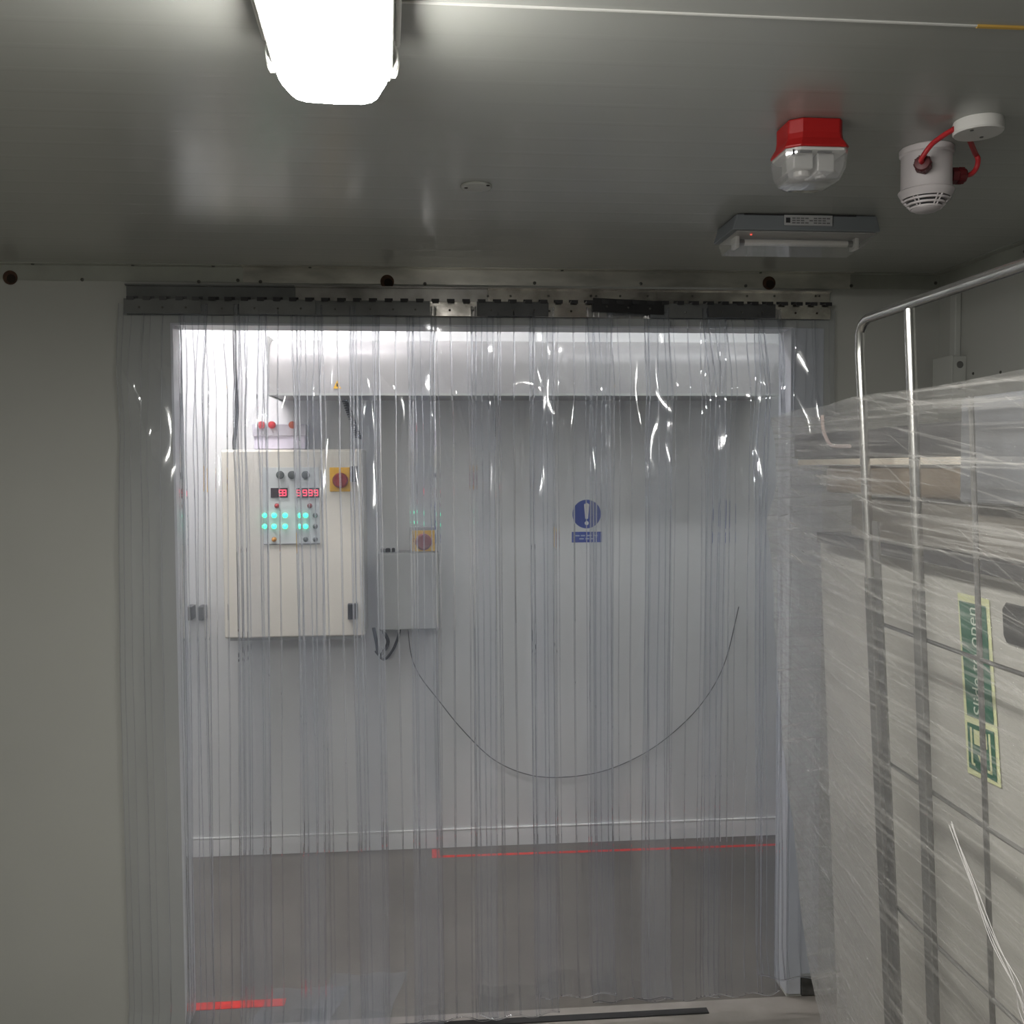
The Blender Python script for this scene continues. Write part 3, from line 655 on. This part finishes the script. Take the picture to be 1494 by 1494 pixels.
b = MB(); b.loft([[Vector((ex0+.012,ey+.0,zb-.001)),Vector((ex1-.004,ey+.0,zb-.001)),Vector((ex1-.004,ey+ED-.006,zb-.001)),Vector((ex0+.012,ey+ED-.006,zb-.001))],
                  [Vector((ex0+.016,ey+.02,zb-.026)),Vector((ex1-.024,ey+.02,zb-.026)),Vector((ex1-.024,ey+ED-.02,zb-.034)),Vector((ex0+.016,ey+ED-.02,zb-.034))]]); b.build('clear_cover', m_cover, t, bevel=.002)
c = onZ(1096,342,zb-.004); MB().lathe(c, [(.0032,0),(.002,-.002)], 10).build('red_indicator', m_led, t)
c = onY(1212,322,ey-.006)
pl_ = MB(); a = onY(1144,314,ey-.005); e = onY(1214,330,ey-.006)
lb = pl_.box((a.x,ey-.008,e.z),(e.x,ey-.0055,a.z)).build('rating_label', m_label, t)
b = MB(); w = e.x-a.x; h = a.z-e.z
b.box((a.x+w*.03,ey-.0085,e.z+h*.25),(a.x+w*.12,ey-.008,e.z+h*.75), 1)
for k in range(9):
    s0 = .16+.09*k; 
    for r_ in (.25, .48, .70):
        if (k*7+int(r_*10)) % 5: b.box((a.x+w*s0,ey-.0085,e.z+h*(r_-.06)),(a.x+w*(s0+.07),ey-.008,e.z+h*(r_+.06)), 0)
b.build('label_print', [m_labeld, m_blackp], lb)
# small cover plate on the ceiling
c = on_ceiling(695, 271)
t = thing('cover_plate', 'small round cover plate with two screws in the middle of the ceiling', 'cover plate', (c.x,c.y,ZC))
MB().lathe((c.x,c.y,ZC), [(.0335,0),(.034,-.002),(.032,-.005),(.030,-.0055)], 40).build('disc', mat('grey_disc', (.42,.43,.40), .4), t, smooth=True)
for px, py in ((680,274),(712,270.5)):
    q = onZ(px, py, ZC-.0056); MB().lathe(q, [(.0042,0),(.0035,-.001)], 10).build('screw', m_hole, t)

# ------------------------------------------------------------------ conduit and box on the right wall
cy0 = 2.885
t = thing('conduit', 'white vertical conduit on the right wall running up from the switch box', 'conduit', (XR,cy0,2.05))
MB().box((XR-.020,cy0-.016,2.085),(XR-.0005,cy0+.016,ZC-.055)).build('trunking', mat('grey_white_trunking', (.46,.47,.44), .45), t, bevel=.003)
t = thing('wall_box', 'white box with two round knockouts on the right wall behind the wrapped load', 'box', (XR,2.89,1.95))
mwb = mat('grey_white_box', (.44,.45,.42), .45)
MB().box((XR-.045,2.835,1.93),(XR-.0005,2.945,2.082)).build('body', mwb, t, bevel=.003)
MB().box((XR-.048,2.833,1.93),(XR-.045,2.947,2.084)).build('front_cover', m_white if False else mwb, t, bevel=.001)
for z in (2.055, 1.99): MB().lathe((XR-.022,2.8345,z), [(.011,0),(.010,.001),(.003,.0012)], 18, axis=(0,-1,0)).build('knockout', m_wire, t, smooth=True)
for i, (px, py) in enumerate(((1420,545),(1460,543))):
    c = onX(px, py, XR)
    tag(MB().lathe(c, [(.005,0),(.003,.003)], 8, axis=(-1,0,0)).build('wall_screw', m_rivet), ['tiny dark screw in the right wall next to the white box','tiny dark screw in the right wall above the film edge'][i], 'screw', 'screws in the right wall')

# ------------------------------------------------------------------ roll cage
CX = .70
cage = thing('roll_cage', 'tall zinc plated roll cage with mesh side wrapped in clear film', 'roll cage', (CX,1.2,.15))
LEAN = .115
def sh(y, z): return y + LEAN*(z-1.9)
railz = 1.985
p1t, p1b = onX(1254,500,CX), onX(1300,1494,CX)
p2t, p2b = onX(1327,460,CX), onX(1363,1494,CX)
def ext(a, b, z): k = (z-a.z)/(b.z-a.z); return Vector((CX, a.y+(b.y-a.y)*k, z))
R_T = .0078
ZJ = 1.57
top = [ext(p1t,p1b,ZJ-.03), ext(p1t,p1b,1.93)]
c0 = ext(p1t,p1b,1.965); corner = [Vector((CX,c0.y-.004,1.966)), Vector((CX,c0.y-.014,1.979)), Vector((CX,c0.y-.032,1.985))]
MB().tube(top+corner+[Vector((CX,.9,railz)), Vector((CX,.45,railz))], R_T, 14).build('outer_frame', m_galv, cage, smooth=True)
MB().tube([ext(p2t,p2b,ZJ-.03), ext(p2t,p2b,railz-.008)], R_T, 14).build('upright', m_galv, cage, smooth=True)
MB().tube([Vector((CX,.62,.16)), Vector((CX,.62,railz-.008))], R_T, 14).build('upright', m_galv, cage, smooth=True)
# flat strap beside far upright (lower part)
s0 = ext(p1t,p1b,1.66); s1 = ext(p1t,p1b,.2)
b = MB(); b.loft([[Vector((CX+.001,s.y-.012,s.z)),Vector((CX+.001,s.y-.032,s.z)),Vector((CX+.004,s.y-.032,s.z)),Vector((CX+.004,s.y-.012,s.z))] for s in (s1, s0)])
b.build('flat_strap', m_wire, cage)
for (pa_, pb_) in ((p1t,p1b),(p2t,p2b)):
    s0, s1 = ext(pa_,pb_,ZJ), ext(pa_,pb_,.16)
    b = MB(); b.loft([[Vector((CX-.006,s.y-.011,s.z)),Vector((CX-.006,s.y+.011,s.z)),Vector((CX+.004,s.y+.011,s.z)),Vector((CX+.004,s.y-.011,s.z))] for s in (s1, s0)])
    b.build('lower_upright', m_bar, cage, bevel=.002)
w3a, w3b = onX(1413,605,CX+.004), onX(1444,1494,CX+.004)
for dy_ in (0, -.125, -.25, -.375):
    q = ext(w3a,w3b,.2)+Vector((0,dy_,0)); q2 = ext(w3a,w3b,1.84)+Vector((0,dy_,0)); q.x = q2.x = CX+.008
    MB().tube([q, q2], .0038, 8).build('upright_wire', m_wire, cage, smooth=True)
zs = [onX(1340,932,CX).z, onX(1360,1160,CX).z, onX(1365,1385,CX).z]
for z in zs + [.92-.0, .72, .5, .3]:
    if z == .92: continue
    ya = ext(p1t,p1b,z).y
    MB().tube([(CX+.0085,ya-.002,z+.0),(CX+.0085,1.2,z-.002),(CX+.0085,.45,z)], .0032, 8).build('cross_wire', m_wire, cage, smooth=True)
b = MB(); b.box((CX-.01,.45,.13),(CX+.74,1.95,.16)); b.build('deck', m_wire, cage, bevel=.004)
for x in (CX+.05, CX+.68):
    for y in (.55, 1.85):
        w_ = MB(); w_.lathe((x-.016,y,.055), [(.05,0),(.055,.006),(.055,.026),(.05,.032)], 24, axis=(1,0,0)); w_.box((x-.024,y-.012,.06),(x-.020,y+.012,.13)); w_.box((x+.020,y-.012,.06),(x+.024,y+.012,.13))
        w_.build('castor', m_blackp, cage, smooth=True)

# white door leaf standing in the cage, with sign and handle recess
PX_ = .80
pf = onX(1172,1200,PX_)
leaf = thing('door_leaf', 'white door leaf standing upright inside the wrapped roll cage', 'door panel', (PX_,1.3,.162))
def lf_(y, z): return Vector((PX_, y+LEAN*(z-1.4), z))
yf = 1.90
b = MB(); A_ = [lf_(.35,.162), lf_(yf,.162), lf_(yf,1.592), lf_(.35,1.592)]
b.loft([A_, [v+Vector((.06,0,0)) for v in A_]]); b.build('panel', m_panelw, leaf, bevel=.004)
def lp(px, py, off=.0): return onX(px, py, PX_-off)
# dark handle recess plate
h0, h1 = lp(1462,878,.004), lp(1497,944,.004)
b = MB(); b.loft([[Vector((PX_-o_, y, z)) for y, z in ((h0.y,h0.z-.010),(h0.y-.008,h0.z),(h0.y-.13,h0.z),(h0.y-.14,h0.z-.01),(h0.y-.14,h0.z-.045),(h0.y-.13,h0.z-.056),(h0.y-.012,h0.z-.056),(h0.y-.004,h0.z-.046))] for o_ in (.004,.0005)])
b.build('handle_recess', mat('black_recess', (.02,.02,.022), .4), leaf, bevel=.001)
sign = thing('exit_sign', 'green Slide to open sign with luminous border stuck upright on the white door leaf', 'sign', (PX_-.003,1.35,1.42))
cs = [lp(1397,864,.002), lp(1443,875,.002), lp(1461,1150,.002), lp(1412,1127,.002)]
MB().add(cs, [(0,1,2,3)]).build('luminous_border', m_slum, sign)
gs = [lp(1399,876,.003), lp(1438,885,.003), lp(1450,1058,.003), lp(1411,1043,.003)]
MB().add(gs, [(0,1,2,3)]).build('green_text_panel', m_sgreen, sign)
ps = [lp(1411,1053,.003), lp(1450,1068,.003), lp(1455,1142,.003), lp(1414,1119,.003)]
pic = MB().add(ps, [(0,1,2,3)]).build('pictogram_panel', m_sgreen, sign)
def onq(q, u, v, off):                       # u across (left->right), v down, on a quad
    p = q[0].lerp(q[1], u).lerp(q[3].lerp(q[2], u), v); return Vector((p.x-off, p.y, p.z))
def patch(b, q, u0, v0, u1, v1, off=.0008): b.add([onq(q,u0,v0,off),onq(q,u1,v0,off),onq(q,u1,v1,off),onq(q,u0,v1,off)], [(0,1,2,3)])
b = MB(); patch(b, ps, .12,.08,.19,.90); patch(b, ps, .12,.84,.26,.90); patch(b, ps, .80,.08,.87,.90); patch(b, ps, .70,.84,.87,.90)
patch(b, ps, .26,.10,.74,.42)
b.add([onq(ps,.36,.62,.0008),onq(ps,.44,.62,.0008),onq(ps,.58,.82,.0008),onq(ps,.50,.84,.0008)], [(0,1,2,3)])
b.build('door_pictogram', m_slum, pic)
tx = bpy.data.curves.new('slide_to_open_text', 'FONT'); tx.body = 'Slide to open'; tx.size = 1; tx.extrude = 0; tx.align_x = 'CENTER'; tx.align_y = 'CENTER'
to = bpy.data.objects.new('tmp_text', tx); COL.objects.link(to)
dg = bpy.context.evaluated_depsgraph_get(); me = bpy.data.meshes.new_from_object(to.evaluated_get(dg)); bpy.data.objects.remove(to)
xs = [v.co.x for v in me.vertices]; W_ = max(xs)-min(xs); mx_ = (max(xs)+min(xs))/2
H_ = .70*W_/ (W_)                            # cap height in font units
for v in me.vertices:
    s_ = .5 + (v.co.x-mx_)/W_*.93            # along the sign, 0 bottom .. 1 top
    u = .50 - v.co.y*.52                     # letter tops to the left
    v.co = onq(gs, u, 1-s_, .0008)
me.materials.clear(); me.materials.append(m_slum if False else mat('pale_letters', (.50,.58,.48), .5))
tobj = bpy.data.objects.new('lettering', me); COL.objects.link(tobj); tobj.parent = sign; tobj.matrix_parent_inverse = Matrix.Translation(-sign.location)

# cartons stacked on top of the door leaf
def carton(y0, y1, z0, z1, x0, x1, m, name, label, cat='carton', bev=.006):
    o = MB().box((x0,y0,z0),(x1,y1,z1)).build(name, m, org=((x0+x1)/2,(y0+y1)/2,z0), bevel=bev)
    return tag(o, label, cat)
yd = onX(1412,650,.76).y
zA, zB = onX(1412,612,.76).z, onX(1412,665,.76).z
zC_ = onX(1412,740,.76).z
zD = 1.596
carton(.40, yd-.004, zC_+.006, zA+.030, .745, 1.32, m_bluegrey, 'carton', 'blue grey carton at the near end of the wrapped load')
carton(yd+.003, 1.98, zB, zA, .765, 1.32, m_foam, 'carton', 'long charcoal carton on top of the wrapped load, behind the two uprights')
b = MB().box((.755,yd+.003,zB-.012),(1.30,1.93,zB-.001)).build('cardboard_sheet', m_cardl); tag(b, 'pale cardboard sheet under the charcoal carton', 'cardboard sheet')
yb2 = onX(1205,690,.765).y
carton(yd+.003, yb2, zC_+.008, zB-.013, .765, 1.30, m_card, 'carton', 'brown cardboard box below the charcoal carton in the wrapped load')
carton(.40, 1.72, zD+.024, zC_+.000, .775, 1.30, mat('grey_brown_board', (.10,.09,.075), .75, vary=(5,.3,(1,1,14))), 'carton', 'flat grey brown carton under the blue grey carton, lowest of the cartons', bev=.004)
b = MB().box((.768,.40,zD),(1.30,1.86,zD+.020)).build('flat_sheet', m_foam); tag(b, 'thin dark sheet directly on top of the white door leaf', 'sheet')
pz = [onX(1197,612,.755), onX(1212,612,.755), onX(1212,648,.755), onX(1203,643,.755)]
b = MB().tube(bez([onX(1200,606,.752), onX(1201,625,.752), onX(1206,640,.752), onX(1214,650,.752), onX(1240,651,.752)], 6), .0035, 6)
tag(b.build('film_tail', m_pink, smooth=True), 'twisted pale tail of film curling on the charcoal carton end', 'film tail')

# ------------------------------------------------------------------ stretch film
prof_px = [(1125,608),(1131,640),(1134,700),(1119,765),(1127,830),(1136,1000),(1150,1150),(1158,1200),(1170,1330),(1184,1420),(1200,1494)]
cornerX = .74
prof_pts = [onX(x, y, cornerX) for x, y in prof_px]
lev = [(p.z, p.y) for p in prof_pts]                       # (z, far corner y)
lev += [(.6, lev[-1][1]), (.35, lev[-1][1]+.02), (.17, lev[-1][1]+.04)]
def cy_at(z):
    if z >= lev[0][0]: return lev[0][1]
    for (za, ya), (zb_, yb_) in zip(lev, lev[1:]):
        if zb_ <= z <= za: return yb_+(ya-yb_)*(z-zb_)/(za-zb_)
    return lev[-1][1]
def ztop_at(y): # top edge of the film rises gently towards the far post
    return 1.872
NVV = 130; zt_f = lev[0][0]; z_post = onX(1250,578,CX-.014).z; z_near = onX(1494,550,CX-.014).z; print('ZT', zt_f, z_post, z_near)
rows = []; uvs = []
NS = 120
for j in range(NVV+1):
    f = j/NVV; z = zt_f + (.17-zt_f)*f
    cyf = cy_at(z); py = ext(p1t,p1b,z).y
    ins = .0 
    pts = [Vector((CX-.014,.42,z)), Vector((CX-.014,py+.004,z)), Vector((cornerX-.001,cyf,z)), Vector((1.34,cyf+.02,z)), Vector((1.38,.42,z))]
    segs = [(pts[i], pts[(i+1) % 5]) for i in range(5)]; wts = [36, 24, 24, 12, 24]
    row = []; ur = []; acc = 0
    for (a, b_), n in zip(segs, wts):
        for k in range(n):
            q = a.lerp(b_, k/n)
            row.append(q); ur.append(acc+(b_-a).length*k/n)
        acc += (b_-a).length
    rows.append(row); uvs.append(ur)
# gentle rise of the top rim above the post, small puckers
for j, row in enumerate(rows):
    for i, q in enumerate(row):
        nn = noise.noise(Vector((i*.10, j*.55, 0)))*.0035 + noise.noise(Vector((i*.05-j*.02, j*.16, 4)))*.006
        dirn = Vector((q.x-1.04, q.y-1.25, 0)).normalized()
        k = .35 if q.x < CX+.01 else 1
        row[i] = q + dirn*nn*k + Vector((0,0,(.002*math.sin(i*.4)+max(0, min(1, (cornerX-q.x)/.1))*(z_post-zt_f))*max(0, 1-j/40)))
n = len(rows[0]); b = MB()
vs = [q for r in rows for q in r]
fs = [(j*n+i, j*n+(i+1) % n, (j+1)*n+(i+1) % n, (j+1)*n+i) for j in range(NVV) for i in range(n)]
b.add(vs, fs)
# puckered top: film drawn inwards over the cartons
fo = b.build('stretch_film', m_film, smooth=True)
tag(fo, 'clear streaky stretch film wound around the roll cage and its load', 'plastic film')
uvl = fo.data.uv_layers.new(name='UVMap')
for poly in fo.data.polygons:
    ids = [fo.data.loops[l].vertex_index for l in poly.loop_indices]
    wrap = any(i % n == n-1 for i in ids) and any(i % n == 0 for i in ids)
    for l in poly.loop_indices:
        vi = fo.data.loops[l].vertex_index; j, i = divmod(vi, n)
        u = uvs[j][i] + (uvs[j][n-1]+.02 if (wrap and i == 0) else 0)
        uvl.data[l].uv = (u, fo.data.vertices[vi].co.z)
# twisted rope of film crossing the lower mesh
pts = [onX(1388,1205,CX-.018), onX(1420,1290,CX-.02), onX(1450,1370,CX-.02), onX(1484,1440,CX-.02), onX(1494,1480,CX-.02), onX(1530,1560,CX-.02)]
b = MB()
for k in range(4):
    b.tube(bez([p+Vector((0,.007*math.sin(k*2.1+i),.006*math.cos(k*1.7+i*1.3))) for i, p in enumerate(pts)], 10), .0006, 6)
tag(b.build('film_strand', mat('white_film_strand', (.30,.29,.28), .3), smooth=True), 'twisted white strand of film stretched down across the lower mesh', 'film strand')
